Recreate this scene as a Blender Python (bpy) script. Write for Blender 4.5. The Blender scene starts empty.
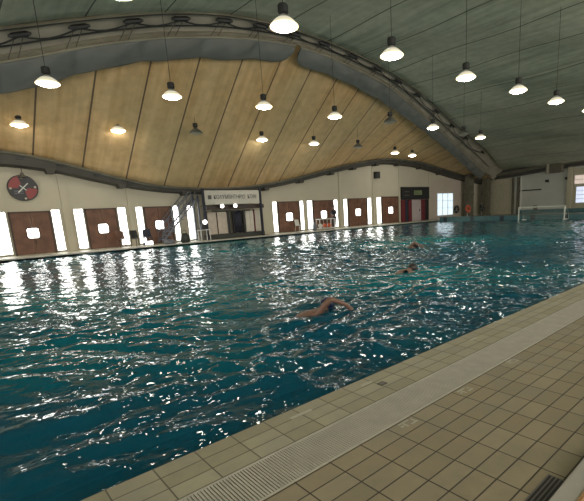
import bpy, bmesh, math, random
import numpy as np
from mathutils import Vector, Matrix, noise
random.seed(4); np.random.seed(4)
S = bpy.context.scene
COL = S.collection
S.view_settings.view_transform = 'Standard'; S.view_settings.look = 'None'
S.view_settings.gamma = 1.0; S.view_settings.use_curve_mapping = False
S.view_settings.exposure = 0.42

# ---------------------------------------------------------------- camera
cd = bpy.data.cameras.new('camera'); cam = bpy.data.objects.new('camera', cd); COL.objects.link(cam)
R_ = Vector((0.7338654847441819, -0.677510144658792, -0.04920827354835581))
U_ = Vector((0.17273709060028672, 0.11606452299636738, 0.9781057836617542))
F_ = Vector((0.6569652561834114, 0.7262981690642271, -0.20220687867087048))
m = Matrix((( R_.x, U_.x, -F_.x, 0), (R_.y, U_.y, -F_.y, 0), (R_.z, U_.z, -F_.z, 1.39), (0, 0, 0, 1)))
cam.matrix_world = m
cd.sensor_fit = 'HORIZONTAL'; cd.sensor_width = 36.0
cd.lens = 36.0 * 420.136 / 584.0
cd.shift_x = -(339.524 - 292.0) / 584.0
cd.shift_y = (296.763 - 250.5) / 584.0
cd.clip_end = 300
S.camera = cam

# ---------------------------------------------------------------- world (fill light, let in where unseen side walls are left out)
w = bpy.data.worlds.new('world'); S.world = w; w.use_nodes = True
bg = w.node_tree.nodes['Background']; bg.inputs[0].default_value = (1.0, 0.95, 0.84, 1); bg.inputs[1].default_value = 2.0
LAMP_EMIT = 34.0
SLIT_EMIT = 4.5

# ---------------------------------------------------------------- materials
def mat(name, color, rough=0.6, metal=0.0, emit=None, es=0.0, var=0.0, scale=4.0, bump=0.0, spec=0.5, coords='Object'):
    M = bpy.data.materials.new(name); M.use_nodes = True
    nt = M.node_tree; P = nt.nodes['Principled BSDF']
    P.inputs['Base Color'].default_value = (*color, 1); P.inputs['Roughness'].default_value = rough
    P.inputs['Metallic'].default_value = metal; P.inputs['Specular IOR Level'].default_value = spec
    if emit: P.inputs['Emission Color'].default_value = (*emit, 1); P.inputs['Emission Strength'].default_value = es
    tc = nt.nodes.new('ShaderNodeTexCoord'); nz = nt.nodes.new('ShaderNodeTexNoise')
    nz.inputs['Scale'].default_value = scale; nz.inputs['Detail'].default_value = 4
    nt.links.new(tc.outputs[coords], nz.inputs['Vector'])
    cr = nt.nodes.new('ShaderNodeValToRGB')
    v = max(var, 0.04)
    cr.color_ramp.elements[0].position = 0.3; cr.color_ramp.elements[1].position = 0.7
    cr.color_ramp.elements[0].color = (*[c * (1 - v) for c in color], 1)
    cr.color_ramp.elements[1].color = (*[min(1, c * (1 + v)) for c in color], 1)
    nt.links.new(nz.outputs['Fac'], cr.inputs[0]); nt.links.new(cr.outputs[0], P.inputs['Base Color'])
    if bump:
        b = nt.nodes.new('ShaderNodeBump'); b.inputs['Strength'].default_value = bump; b.inputs['Distance'].default_value = 0.05
        nt.links.new(nz.outputs['Fac'], b.inputs['Height']); nt.links.new(b.outputs[0], P.inputs['Normal'])
    return M

M = {}
M['wall'] = mat('painted_plaster', (0.50, 0.46, 0.36), 0.8, var=0.05, scale=0.7)
M['wall_end'] = mat('grey_plaster', (0.47, 0.48, 0.43), 0.8, var=0.05, scale=0.7)
M['beam'] = mat('dark_steel', (0.045, 0.043, 0.035), 0.6, var=0.2, scale=2)
M['beam_lip'] = mat('olive_steel', (0.12, 0.115, 0.085), 0.6, var=0.2, scale=2)
M['arch'] = mat('arch_timber', (0.33, 0.305, 0.245), 0.7, var=0.18, scale=0.8)
M['skirt'] = mat('grey_pvc', (0.15, 0.16, 0.148), 0.6, var=0.12, scale=1.2, bump=0.12)
M['skirt_hem'] = mat('grey_pvc_hem', (0.26, 0.24, 0.18), 0.55, var=0.2, scale=1.2)
M['black'] = mat('black_plastic', (0.012, 0.012, 0.012), 0.5)
M['cable'] = mat('black_rubber', (0.02, 0.02, 0.02), 0.6)
M['rod'] = mat('thin_rod', (0.10, 0.09, 0.07), 0.6)
M['shade'] = mat('frosted_shade', (0.42, 0.42, 0.38), 0.3, var=0.05)
M['shade_off'] = mat('grey_shade', (0.10, 0.10, 0.08), 0.4)
M['lens'] = mat('lit_lens', (0.9, 0.9, 0.88), 0.4, emit=(1.0, 0.93, 0.80), es=LAMP_EMIT)
M['rim'] = mat('lit_rim', (0.9, 0.8, 0.5), 0.4, emit=(1.0, 0.80, 0.42), es=LAMP_EMIT * 0.12)
M['bell'] = mat('glowing_bell', (0.6, 0.55, 0.4), 0.4, emit=(1.0, 0.93, 0.72), es=0.38)
M['lens_off'] = mat('unlit_lens', (0.35, 0.34, 0.27), 0.4)
M['day'] = mat('daylit_glass', (0.9, 0.9, 0.9), 0.4, emit=(1.0, 1.0, 0.95), es=SLIT_EMIT)
M['day_dim'] = mat('daylit_glass_dim', (0.6, 0.7, 0.75), 0.4, emit=(0.75, 0.9, 1.0), es=0.75)
M['door'] = mat('brown_boarding', (0.16, 0.075, 0.045), 0.55, var=0.3, scale=2.5)
M['door_frame'] = mat('dark_brown_frame', (0.07, 0.04, 0.03), 0.6)
M['white_metal'] = mat('white_metal', (0.62, 0.62, 0.58), 0.45)
M['white_frame'] = mat('white_frame', (0.55, 0.55, 0.50), 0.5)
M['board'] = mat('sign_board', (0.50, 0.48, 0.42), 0.5, var=0.05)
M['ink'] = mat('sign_ink', (0.09, 0.085, 0.08), 0.6)
M['shutter'] = mat('beige_shutter', (0.58, 0.50, 0.42), 0.6, var=0.1)
M['shutter2'] = mat('pale_shutter', (0.62, 0.58, 0.50), 0.6, var=0.05)
M['navy'] = mat('navy_fabric', (0.022, 0.025, 0.042), 0.8)
M['bluesteel'] = mat('blue_grey_steel', (0.13, 0.145, 0.18), 0.45)
M['darkred'] = mat('dark_red', (0.13, 0.012, 0.018), 0.5)
M['pinkdoor'] = mat('pale_door', (0.46, 0.40, 0.40), 0.5)
M['olive'] = mat('olive_concrete', (0.13, 0.12, 0.085), 0.8, var=0.25, scale=1.5)
M['red'] = mat('red_enamel', (0.24, 0.03, 0.03), 0.4)
M['dial'] = mat('black_dial', (0.02, 0.018, 0.02), 0.4)
M['orange'] = mat('orange_foam', (0.62, 0.10, 0.03), 0.5)
M['foamdark'] = mat('dark_foam', (0.03, 0.035, 0.03), 0.6)
M['pooltile'] = mat('blue_pool_tile', (0.045, 0.13, 0.14), 0.3, var=0.15, scale=3)
M['pooldark'] = mat('dark_pool_tile', (0.01, 0.025, 0.035), 0.3)
M['goal'] = mat('white_goal_tube', (0.68, 0.70, 0.62), 0.4)
M['steel'] = mat('brushed_steel', (0.50, 0.47, 0.42), 0.35, metal=.25, var=0.05, scale=12)
M['brass'] = mat('worn_edge', (0.55, 0.30, 0.14), 0.4, metal=0.6)
M['slate'] = mat('slate_panel', (0.13, 0.15, 0.16), 0.35)
M['grate'] = mat('white_grating', (0.46, 0.43, 0.36), 0.5, var=0.08, scale=9)
M['groove'] = mat('gutter_channel', (0.10, 0.09, 0.07), 0.7)
M['drain'] = mat('drain_metal', (0.16, 0.14, 0.13), 0.5)
M['skin'] = mat('skin', (0.17, 0.09, 0.06), 0.4)
M['cap'] = mat('swim_cap', (0.01, 0.018, 0.05), 0.3)
M['redcap'] = mat('dark_hair', (0.02, 0.012, 0.01), 0.4)
M['cream'] = mat('cream_panel', (0.44, 0.41, 0.30), 0.7, var=0.08)
M['pinkwall'] = mat('pinkish_plaster', (0.50, 0.43, 0.36), 0.8, var=0.05, scale=.7)
M['marking'] = mat('worn_marking_and_highlight', (0.46, 0.43, 0.34), 0.6)
M['digit'] = mat('dim_digits', (0.2, 0.25, 0.12), 0.5, emit=(0.5, 0.6, 0.25), es=0.10)

def roof_mat(name, c1, c2, c3, rough=0.7):
    """coated fabric with streaks that run along the strips"""
    Mx = bpy.data.materials.new(name); Mx.use_nodes = True; nt = Mx.node_tree; P = nt.nodes['Principled BSDF']
    P.inputs['Roughness'].default_value = rough; P.inputs['Specular IOR Level'].default_value = 0.3
    tc = nt.nodes.new('ShaderNodeTexCoord')
    mp = nt.nodes.new('ShaderNodeMapping'); mp.inputs['Scale'].default_value = (3.2, 0.22, 0.22)
    n1 = nt.nodes.new('ShaderNodeTexNoise'); n1.inputs['Scale'].default_value = 1.0; n1.inputs['Detail'].default_value = 5
    n2 = nt.nodes.new('ShaderNodeTexNoise'); n2.inputs['Scale'].default_value = 0.16; n2.inputs['Detail'].default_value = 3
    n3 = nt.nodes.new('ShaderNodeTexNoise'); n3.inputs['Scale'].default_value = 2.2; n3.inputs['Detail'].default_value = 6
    r1 = nt.nodes.new('ShaderNodeValToRGB'); r1.color_ramp.elements[0].position = .33; r1.color_ramp.elements[1].position = .68
    r1.color_ramp.elements[0].color = (*c1, 1); r1.color_ramp.elements[1].color = (*c2, 1)
    r2 = nt.nodes.new('ShaderNodeValToRGB'); r2.color_ramp.elements[0].position = .42; r2.color_ramp.elements[1].position = .62
    r2.color_ramp.elements[0].color = (0, 0, 0, 1); r2.color_ramp.elements[1].color = (1, 1, 1, 1)
    mx = nt.nodes.new('ShaderNodeMix'); mx.data_type = 'RGBA'; mx.inputs['B'].default_value = (*c3, 1)
    mu = nt.nodes.new('ShaderNodeMath'); mu.operation = 'MULTIPLY'; mu.inputs[1].default_value = 0.6
    L = nt.links.new
    L(tc.outputs['Object'], mp.inputs[0]); L(mp.outputs[0], n1.inputs['Vector']); L(tc.outputs['Object'], n2.inputs['Vector']); L(tc.outputs['Object'], n3.inputs['Vector'])
    L(n1.outputs['Fac'], r1.inputs[0]); L(n2.outputs['Fac'], r2.inputs[0]); L(r2.outputs[0], mu.inputs[0]); L(mu.outputs[0], mx.inputs['Factor'])
    L(r1.outputs[0], mx.inputs['A'])
    mx2 = nt.nodes.new('ShaderNodeMix'); mx2.data_type = 'RGBA'; mx2.blend_type = 'MULTIPLY'; mx2.inputs['Factor'].default_value = 0.35
    r3 = nt.nodes.new('ShaderNodeValToRGB'); r3.color_ramp.elements[0].position = .35; r3.color_ramp.elements[1].position = .6
    r3.color_ramp.elements[0].color = (0.6, 0.6, 0.6, 1)
    L(n3.outputs['Fac'], r3.inputs[0]); L(mx.outputs['Result'], mx2.inputs['A']); L(r3.outputs[0], mx2.inputs['B'])
    L(mx2.outputs['Result'], P.inputs['Base Color'])
    b = nt.nodes.new('ShaderNodeBump'); b.inputs['Strength'].default_value = 0.35; b.inputs['Distance'].default_value = 0.08
    L(n3.outputs['Fac'], b.inputs['Height']); L(b.outputs[0], P.inputs['Normal'])
    return Mx
M['tan'] = roof_mat('tan_roof_membrane', (0.56, 0.36, 0.16), (0.74, 0.52, 0.27), (0.55, 0.45, 0.25))
M['green'] = roof_mat('green_roof_membrane', (0.27, 0.31, 0.235), (0.44, 0.48, 0.37), (0.50, 0.51, 0.40))
M['seam_tan'] = mat('tan_roof_seam', (0.13, 0.09, 0.055), 0.8)
M['seam_green'] = mat('green_roof_seam', (0.06, 0.065, 0.05), 0.8)

def tile_mat(name, c1, c2, grout, ox, oy, bw=0.2447, rh=0.1225):
    Mx = bpy.data.materials.new(name); Mx.use_nodes = True; nt = Mx.node_tree; P = nt.nodes['Principled BSDF']; L = nt.links.new
    tc = nt.nodes.new('ShaderNodeTexCoord'); mp = nt.nodes.new('ShaderNodeMapping'); mp.inputs['Location'].default_value = (-ox, -oy, 0)
    bk = nt.nodes.new('ShaderNodeTexBrick'); bk.offset = 0; bk.squash = 1
    bk.inputs['Scale'].default_value = 1; bk.inputs['Brick Width'].default_value = bw; bk.inputs['Row Height'].default_value = rh
    bk.inputs['Mortar Size'].default_value = 0.0046; bk.inputs['Mortar Smooth'].default_value = 0.3
    bk.inputs['Color1'].default_value = (*c1, 1); bk.inputs['Color2'].default_value = (*c2, 1); bk.inputs['Mortar'].default_value = (*grout, 1)
    nz = nt.nodes.new('ShaderNodeTexNoise'); nz.inputs['Scale'].default_value = 3.5; nz.inputs['Detail'].default_value = 8; nz.inputs['Roughness'].default_value = .7
    cr = nt.nodes.new('ShaderNodeValToRGB'); cr.color_ramp.elements[0].position = .36; cr.color_ramp.elements[1].position = .6
    cr.color_ramp.elements[0].color = (0.70, 0.72, 0.72, 1)
    mx = nt.nodes.new('ShaderNodeMix'); mx.data_type = 'RGBA'; mx.blend_type = 'MULTIPLY'; mx.inputs['Factor'].default_value = 0.8
    L(tc.outputs['Object'], mp.inputs[0]); L(mp.outputs[0], bk.inputs['Vector']); L(tc.outputs['Object'], nz.inputs['Vector'])
    L(nz.outputs['Fac'], cr.inputs[0]); L(bk.outputs['Color'], mx.inputs['A']); L(cr.outputs[0], mx.inputs['B']); L(mx.outputs['Result'], P.inputs['Base Color'])
    rr = nt.nodes.new('ShaderNodeMapRange'); rr.inputs['From Min'].default_value = .35; rr.inputs['From Max'].default_value = .65
    rr.inputs['To Min'].default_value = 0.35; rr.inputs['To Max'].default_value = 0.7
    L(nz.outputs['Fac'], rr.inputs[0]); L(rr.outputs[0], P.inputs['Roughness'])
    b = nt.nodes.new('ShaderNodeBump'); b.invert = True; b.inputs['Strength'].default_value = 0.6; b.inputs['Distance'].default_value = 0.004
    L(bk.outputs['Fac'], b.inputs['Height']); L(b.outputs[0], P.inputs['Normal'])
    return Mx
M['deck'] = tile_mat('deck_tiles', (0.30, 0.245, 0.155), (0.355, 0.295, 0.195), (0.05, 0.036, 0.02), 1.600, 1.278)
M['coping'] = tile_mat('coping_tiles', (0.34, 0.305, 0.20), (0.42, 0.38, 0.27), (0.12, 0.10, 0.065), 0.62, 2.218)

# water: teal body with a clear part, choppy glossy surface
Wm = bpy.data.materials.new('pool_water'); Wm.use_nodes = True; nt = Wm.node_tree; P = nt.nodes['Principled BSDF']; out = nt.nodes['Material Output']; L = nt.links.new
P.inputs['Base Color'].default_value = (0.006, 0.085, 0.125, 1); P.inputs['Roughness'].default_value = 0.02; P.inputs['IOR'].default_value = 1.33
tr = nt.nodes.new('ShaderNodeBsdfTransparent'); tr.inputs[0].default_value = (0.25, 0.75, 0.85, 1)
fr = nt.nodes.new('ShaderNodeFresnel'); fr.inputs[0].default_value = 1.33
sb = nt.nodes.new('ShaderNodeMath'); sb.operation = 'MULTIPLY_ADD'; sb.inputs[1].default_value = -1.0; sb.inputs[2].default_value = 0.32; sb.use_clamp = True
ms = nt.nodes.new('ShaderNodeMixShader')
tc = nt.nodes.new('ShaderNodeTexCoord'); n1 = nt.nodes.new('ShaderNodeTexNoise'); n1.inputs['Scale'].default_value = 6.0; n1.inputs['Detail'].default_value = 1.5
n2 = nt.nodes.new('ShaderNodeTexNoise'); n2.inputs['Scale'].default_value = 0.14; n2.inputs['Detail'].default_value = 2
cr = nt.nodes.new('ShaderNodeValToRGB'); cr.color_ramp.elements[0].position = .45; cr.color_ramp.elements[1].position = .70
cr.color_ramp.elements[0].color = (0.006, 0.095, 0.155, 1); cr.color_ramp.elements[1].color = (0.008, 0.24, 0.26, 1)  # turquoise noise patches paint light from below into the water colour
L(tc.outputs['Object'], n1.inputs['Vector']); L(tc.outputs['Object'], n2.inputs['Vector']); L(n2.outputs['Fac'], cr.inputs[0]); L(cr.outputs[0], P.inputs['Base Color'])
b = nt.nodes.new('ShaderNodeBump'); b.inputs['Strength'].default_value = 0.55; b.inputs['Distance'].default_value = 0.05
L(n1.outputs['Fac'], b.inputs['Height']); L(b.outputs[0], P.inputs['Normal']); L(b.outputs[0], fr.inputs['Normal'])
L(fr.outputs[0], sb.inputs[0]); L(sb.outputs[0], ms.inputs[0]); L(P.outputs[0], ms.inputs[1]); L(tr.outputs[0], ms.inputs[2]); L(ms.outputs[0], out.inputs['Surface'])
M['water'] = Wm

# ---------------------------------------------------------------- helpers
class MB:
    def __init__(s): s.v = []; s.f = []; s.mi = []
    def add(s, vs, fs, mi=0):
        o = len(s.v); s.v += [tuple(v) for v in vs]; s.f += [tuple(i + o for i in f) for f in fs]; s.mi += [mi] * len(fs); return s
    def box(s, x0, x1, y0, y1, z0, z1, mi=0):
        vs = [(x, y, z) for x in (x0, x1) for y in (y0, y1) for z in (z0, z1)]
        return s.add(vs, [(0, 1, 3, 2), (4, 6, 7, 5), (0, 4, 5, 1), (2, 3, 7, 6), (0, 2, 6, 4), (1, 5, 7, 3)], mi)
    def tube(s, pts, r, n=8, mi=0, cap=True):
        pts = [Vector(p) for p in pts]; rs = r if isinstance(r, (list, tuple)) else [r] * len(pts)
        vs = []
        for i, p in enumerate(pts):
            t = (pts[min(i + 1, len(pts) - 1)] - pts[max(i - 1, 0)]).normalized()
            a = t.orthogonal().normalized() if abs(t.z) > .95 else t.cross(Vector((0, 0, 1))).normalized()
            bb = t.cross(a)
            for k in range(n):
                th = 2 * math.pi * k / n; vs.append(p + (a * math.cos(th) + bb * math.sin(th)) * rs[i])
        fs = []
        for i in range(len(pts) - 1):
            for k in range(n): fs.append((i * n + k, i * n + (k + 1) % n, (i + 1) * n + (k + 1) % n, (i + 1) * n + k))
        if cap: fs.append(tuple(range(n))[::-1]); fs.append(tuple(range((len(pts) - 1) * n, len(pts) * n)))
        return s.add(vs, fs, mi)
    def lathe(s, prof, c=(0, 0, 0), n=24, mi=0):
        vs = []
        for r, z in prof:
            for k in range(n):
                th = 2 * math.pi * k / n; vs.append((c[0] + r * math.cos(th), c[1] + r * math.sin(th), c[2] + z))
        fs = []
        for i in range(len(prof) - 1):
            for k in range(n): fs.append((i * n + k, i * n + (k + 1) % n, (i + 1) * n + (k + 1) % n, (i + 1) * n + k))
        if prof[0][0] > 0: fs.append(tuple(range(n))[::-1])
        if prof[-1][0] > 0: fs.append(tuple(range((len(prof) - 1) * n, len(prof) * n)))
        return s.add(vs, fs, mi)
    def prism(s, poly, y0, y1, mi=0):
        """polygon in x,z extruded along y"""
        n = len(poly); vs = [(x, y0, z) for x, z in poly] + [(x, y1, z) for x, z in poly]
        return s.add(vs, [tuple(range(n)), tuple(range(n, 2 * n))[::-1]] + [(i, (i + 1) % n, n + (i + 1) % n, n + i) for i in range(n)], mi)
    def strip(s, A, B, mi=0):
        n = len(A); return s.add(list(A) + list(B), [(i, i + 1, n + i + 1, n + i) for i in range(n - 1)], mi)
    def build(s, name, mats, parent=None, smooth=False, loc=None, bevel=0, weld=False):
        me = bpy.data.meshes.new(name); me.from_pydata(s.v, [], s.f)
        if not isinstance(mats, (list, tuple)): mats = [mats]
        for mm in mats: me.materials.append(mm)
        me.polygons.foreach_set('material_index', s.mi)
        bm = bmesh.new(); bm.from_mesh(me)
        if weld: bmesh.ops.remove_doubles(bm, verts=bm.verts, dist=1e-5)
        bmesh.ops.recalc_face_normals(bm, faces=bm.faces); bm.to_mesh(me); bm.free()
        if smooth: me.polygons.foreach_set('use_smooth', [True] * len(me.polygons))
        o = bpy.data.objects.new(name, me); COL.objects.link(o)
        if parent: o.parent = parent
        if loc: o.location = loc
        if bevel:
            bv = o.modifiers.new('bevel', 'BEVEL'); bv.width = bevel; bv.segments = 2; bv.limit_method = 'ANGLE'
        return o
def tag(o, label=None, cat=None, group=None, kind=None):
    if label: o['label'] = label
    if cat: o['category'] = cat
    if group: o['group'] = group
    if kind: o['kind'] = kind
    return o
def empty(name, loc, label, cat, group=None, rz=0):
    o = bpy.data.objects.new(name, None); COL.objects.link(o); o.location = loc; o.rotation_euler = (0, 0, rz); o.empty_display_size = .2
    return tag(o, label, cat, group)
def struct(o): o['kind'] = 'structure'; return o
def copy_tree(o, parent=None):
    c = o.copy(); COL.objects.link(c); c.parent = parent
    for ch in list(o.children): copy_tree(ch, c)
    return c
def interp(tab, x):
    xs = [t[0] for t in tab]
    return [float(np.interp(x, xs, [t[k] for t in tab])) for k in range(1, len(tab[0]))]
def smooth_tab(tab, w):
    def f(x):
        ks = [k / 12 for k in range(-12, 13)]; r = [interp(tab, x + k * w) for k in ks]
        return [sum(q[i] for q in r) / len(r) for i in range(len(r[0]))]
    return f

# ---------------------------------------------------------------- dimensions (metres)
YN, YF = 2.34, 22.84        # pool near and far edge
XE = 33.6                   # pool far end
YW, XW = 25.2, 46.0         # far wall, end wall
WZ = -0.10                  # water level

# ---------------------------------------------------------------- floor
fb = MB(); fb.box(-14, XW, -9, 1.655, -0.3, 0); struct(fb.build('floor', M['deck']))
fb = MB(); fb.box(-14, XW, 1.966, YN, -0.3, 0); struct(fb.build('floor', M['coping']))
fb = MB(); fb.box(-14, XW, 1.655, 1.966, -0.3, -0.035); struct(fb.build('floor', M['groove']))
fb = MB(); fb.box(-14, XW, YF, YW, -0.3, 0.0); struct(fb.build('floor', M['coping']))
fb = MB(); fb.box(XE + .35, XW, YN, YF, -0.3, 0.0); struct(fb.build('floor', M['coping']))
# pale kerb lip along the far edge
kb = MB(); kb.box(-14, XE, YF - .02, YF + .22, -.02, 0.035); struct(kb.build('trim_1', M['board']))
# pool basin
pb = MB(); D = -2.0
pb.box(-14, XE, YN, YF, D - .2, D); pb.box(-14, XE, YF, YF + .02, D, -0.005); pb.box(-14, XE, YN - .02, YN, D, -0.005); 
for k in range(8):
    y = YN + 1.28 + k * 2.56
    pb.box(-14, XE - 2, y - .13, y + .13, D, D + .004, 1)
struct(pb.build('pool_basin', [M['pooltile'], M['pooldark']]))
# raised end wall of the pool with dark lane-end marks
eb_ = MB(); eb_.box(XE, XE + .35, YN, YF, D, 0.26); ew = struct(eb_.build('pool_end_wall', M['pooltile'], bevel=.02))
for y in (22.2, 19.5, 16.8, 14.3, 11.86, 9.3, 6.7, 4.2):
    MB().box(XE - .012, XE + .02, y - .17, y + .17, WZ, 0.262).build('lane_mark', M['pooldark'], ew)
MB().box(XE - .03, XE + .36, YN, YF, 0.255, 0.285).build('end_wall_lip', mat('lip_tile', (0.09, 0.15, 0.15), .4), ew)

# water surface: real waves
def water():
    xs = np.concatenate([np.arange(-6, 0, .12), np.arange(0, 12, .042), np.arange(12, 14, .07), np.arange(14, 22, .1), np.arange(22, XE + .001, .16)]); xs[-1] = XE - .05
    ys = np.concatenate([np.arange(YN, 8, .042), np.arange(8, 14, .075), np.arange(14, YF, .13), [YF]])
    X, Y = np.meshgrid(xs, ys, indexing='ij'); Z = np.zeros_like(X)
    rng = np.random.RandomState(7)
    wx = X + .35 * np.sin(.9 * Y + 1.3) + .25 * np.sin(1.7 * X + .6 * Y); wy = Y + .35 * np.sin(.8 * X) + .2 * np.sin(2.1 * Y - .7 * X)
    for k in range(90):
        lam = 0.17 * (10 ** (rng.rand() * 0.80)); th = rng.normal(0.95, 0.62); kk = 2 * math.pi / lam
        a = 0.0040 * lam ** 0.9 * (0.6 + .8 * rng.rand())
        ph = rng.rand() * 6.28; q = np.sin(kk * (wx * math.cos(th) + wy * math.sin(th)) + ph)
        Z += a * q
    amp = 0.75 + .45 * np.sin(.35 * X + .5) * np.sin(.3 * Y + 1)
    Z = Z * amp; Z = Z + 9.0 * np.clip(Z, 0, 1) ** 2     # sharper crests
    ed = np.clip((Y - YN) / .3, .25, 1) * np.clip((XE - X) / .3, .2, 1); Z *= ed
    n, mm = X.shape
    co = np.stack([X, Y, Z + WZ], -1).reshape(-1, 3)
    idx = np.arange(n * mm).reshape(n, mm)
    f = np.stack([idx[:-1, :-1], idx[1:, :-1], idx[1:, 1:], idx[:-1, 1:]], -1).reshape(-1, 4)
    me = bpy.data.meshes.new('pool_water'); me.vertices.add(len(co)); me.vertices.foreach_set('co', co.ravel())
    me.loops.add(f.size); me.loops.foreach_set('vertex_index', f.ravel()); me.polygons.add(len(f))
    me.polygons.foreach_set('loop_start', np.arange(0, f.size, 4)); me.polygons.foreach_set('loop_total', np.full(len(f), 4))
    me.update(calc_edges=True); me.polygons.foreach_set('use_smooth', [True] * len(f)); me.materials.append(M['water'])
    o = bpy.data.objects.new('pool_water', me); COL.objects.link(o)
    tag(o, 'rippled teal water filling the swimming pool', 'water', kind='stuff')
water()

# ---------------------------------------------------------------- roof curves measured on the building
BOT = [(-12, 24.2, 3.45), (-8, 23.6, 3.9), (-3, 22.35, 4.98), (0, 21.55, 5.64), (2.31, 20.77, 6.3), (3.23, 20.38, 6.62), (4.19, 20.05, 6.89), (4.67, 19.74, 7.15), (6.56, 19.08, 7.7), (8.87, 18.52, 8.16), (10.42, 18.34, 8.32), (12.09, 18.06, 8.55), (13.65, 17.95, 8.66), (15.36, 17.98, 8.62), (17.67, 18.18, 8.45), (21.45, 18.75, 7.98), (26.76, 19.85, 7.05), (33.01, 21.34, 5.81), (40.57, 23.28, 4.2), (46, 24.6, 3.1)]
MID = [(-12, 23.4, 4.1), (-8, 22.7, 4.69), (-3, 21.3, 5.85), (2.38, 19.77, 7.13), (4.16, 19.08, 7.7), (6.43, 18.34, 8.32), (8.64, 17.82, 8.75), (11.71, 17.35, 9.14), (13.41, 17.25, 9.22), (14.82, 17.27, 9.21), (16.64, 17.43, 9.08), (20.67, 17.85, 8.72), (25.59, 18.97, 7.79), (31.6, 20.44, 6.57), (40.24, 22.55, 4.81), (46, 23.9, 3.7)]
TOP = [(-12, 22.6, 4.77), (-8, 21.8, 5.43), (-3, 20.45, 6.56), (2.44, 18.87, 7.87), (4.13, 18.32, 8.33), (6.31, 17.68, 8.86), (8.42, 17.15, 9.3), (10.47, 16.88, 9.53), (13.55, 16.78, 9.62), (16.25, 16.92, 9.5), (20.01, 17.25, 9.22), (24.2, 17.92, 8.66), (29.53, 19.11, 7.68), (38.12, 20.89, 6.19), (44.16, 22.44, 4.9), (46, 22.8, 4.55)]
EDT = [(-12, 5.0), (-4, 5.0), (2.35, 4.84), (3.8, 4.61), (5.17, 4.2), (6.25, 3.94), (7.64, 3.51), (9.19, 3.25), (10.92, 3.14), (13.17, 3.14), (15.9, 3.33), (19.13, 3.9), (23.62, 4.87), (28.35, 5.6), (33.24, 5.46), (39.12, 4.6), (42.03, 4.15), (46, 3.9)]
EDB = [(-12, 4.25), (-4, 4.3), (2.23, 4.11), (3.7, 4.02), (5.09, 3.68), (6.17, 3.4), (7.58, 3.1), (9.14, 2.87), (10.87, 2.74), (13.13, 2.72), (15.86, 2.94), (19.09, 3.48), (23.59, 4.42), (28.33, 5.11), (33.24, 4.92), (39.13, 4.01), (42.04, 3.63), (46, 3.45)]
bot = smooth_tab(BOT, .6); mid = smooth_tab(MID, 1.5); top = smooth_tab(TOP, 1.5); edt = smooth_tab(EDT, 1.5); edb = smooth_tab(EDB, 1.5)
YE = 24.7
def shifted(x, fn, dy=0, dz=0): y, z = fn(x); return (x, y + dy, z + dz)

# tan membrane between the arch and the far wall
def tan_roof():
    b_ = MB(); seams = [1.55 + 1.975 * k for k in range(-6, 23)]
    xs = sorted(set([-12 + .5 * k for k in range(117)] + [s + d for s in seams for d in (-.035, .035)])); xs = [x for x in xs if x <= 46]
    N = 10
    def pt(x, t):
        y0, z0 = mid(x); y0 += .22; z0 += .1; z1 = edt(x)[0] - .05; y1 = YE + .1
        ph = ((x - seams[0]) / 1.975) % 1
        sag = 0.05 * math.sin(math.pi * ph) * math.sin(math.pi * t)
        return (x, y0 + (y1 - y0) * t - sag, z0 + (z1 - z0) * t - sag)
    rows = [[pt(x, j / N) for j in range(N + 1)] for x in xs]
    for i in range(len(xs) - 1):
        cx = (xs[i] + xs[i + 1]) / 2; mi = 1 if any(abs(cx - s) < .034 for s in seams) else 0
        b_.strip(rows[i], rows[i + 1], mi)
    struct(b_.build('ceiling', [M['tan'], M['seam_tan']], weld=True))
tan_roof()
# green membrane over the pool
def green_roof():
    b_ = MB(); seams = [20.6, 23.0, 26.1, 29.6, 33.6, 37.5, 41.6, 17.9, 15.3, 12.7, 10.1, 7.5, 4.9, 2.3, -.3, -2.9, -5.5, -8.1]
    xs = sorted(set([-12 + .5 * k for k in range(117)] + [s + d for s in seams for d in (-.03, .03)]))
    N = 24
    rows = []
    for x in xs:
        y0, z0 = top(x); r = []
        for j in range(N + 1):
            t = j / N; y = y0 + .15 + (-9 - y0) * t; r.append((x, y, z0 + .02 + .05 * math.sin(y * .9 + x)))
        rows.append(r)
    for i in range(len(xs) - 1):
        cx = (xs[i] + xs[i + 1]) / 2; mi = 1 if any(abs(cx - s) < .029 for s in seams) else 0
        b_.strip(rows[i], rows[i + 1], mi)
    struct(b_.build('ceiling', [M['green'], M['seam_green']], weld=True))
green_roof()

# arch: a box section leaning over the pool
def sweep(name, fa, fb_, thick, mats, x0, x1, step=.5, n=None):
    """solid between two curves, thickness normal to the leaning plane (0,1,1.2)"""
    nv = Vector((0, -1, -1.2)).normalized() * thick
    xs = np.arange(x0, x1 + 1e-6, step); b_ = MB(); V = []; Fc = []
    for x in xs:
        A = Vector(fa(x)); B = Vector(fb_(x)); V += [A, B, B - nv, A - nv]
    for i in range(len(xs) - 1):
        for k in range(4): Fc.append((4 * i + k, 4 * i + (k + 1) % 4, 4 * i + 4 + (k + 1) % 4, 4 * i + 4 + k))
    Fc += [(0, 1, 2, 3), tuple(4 * (len(xs) - 1) + k for k in (3, 2, 1, 0))]
    b_.add(V, Fc); return b_
nvec = Vector((0, -1, -1.2)).normalized()
def off(fn, d, dz=0):
    return lambda x: tuple(Vector(shifted(x, fn)) + nvec * d + Vector((0, 0, dz)))
def lerpf(t):   # between top (0) and mid (1)
    return lambda x: [top(x)[k] * (1 - t) + mid(x)[k] * t for k in (0, 1)]
struct(sweep('trim', off(top, .0), off(lerpf(1.05), .0), .35, None, -12, 46).build('trim_2', M['arch']))
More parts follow.
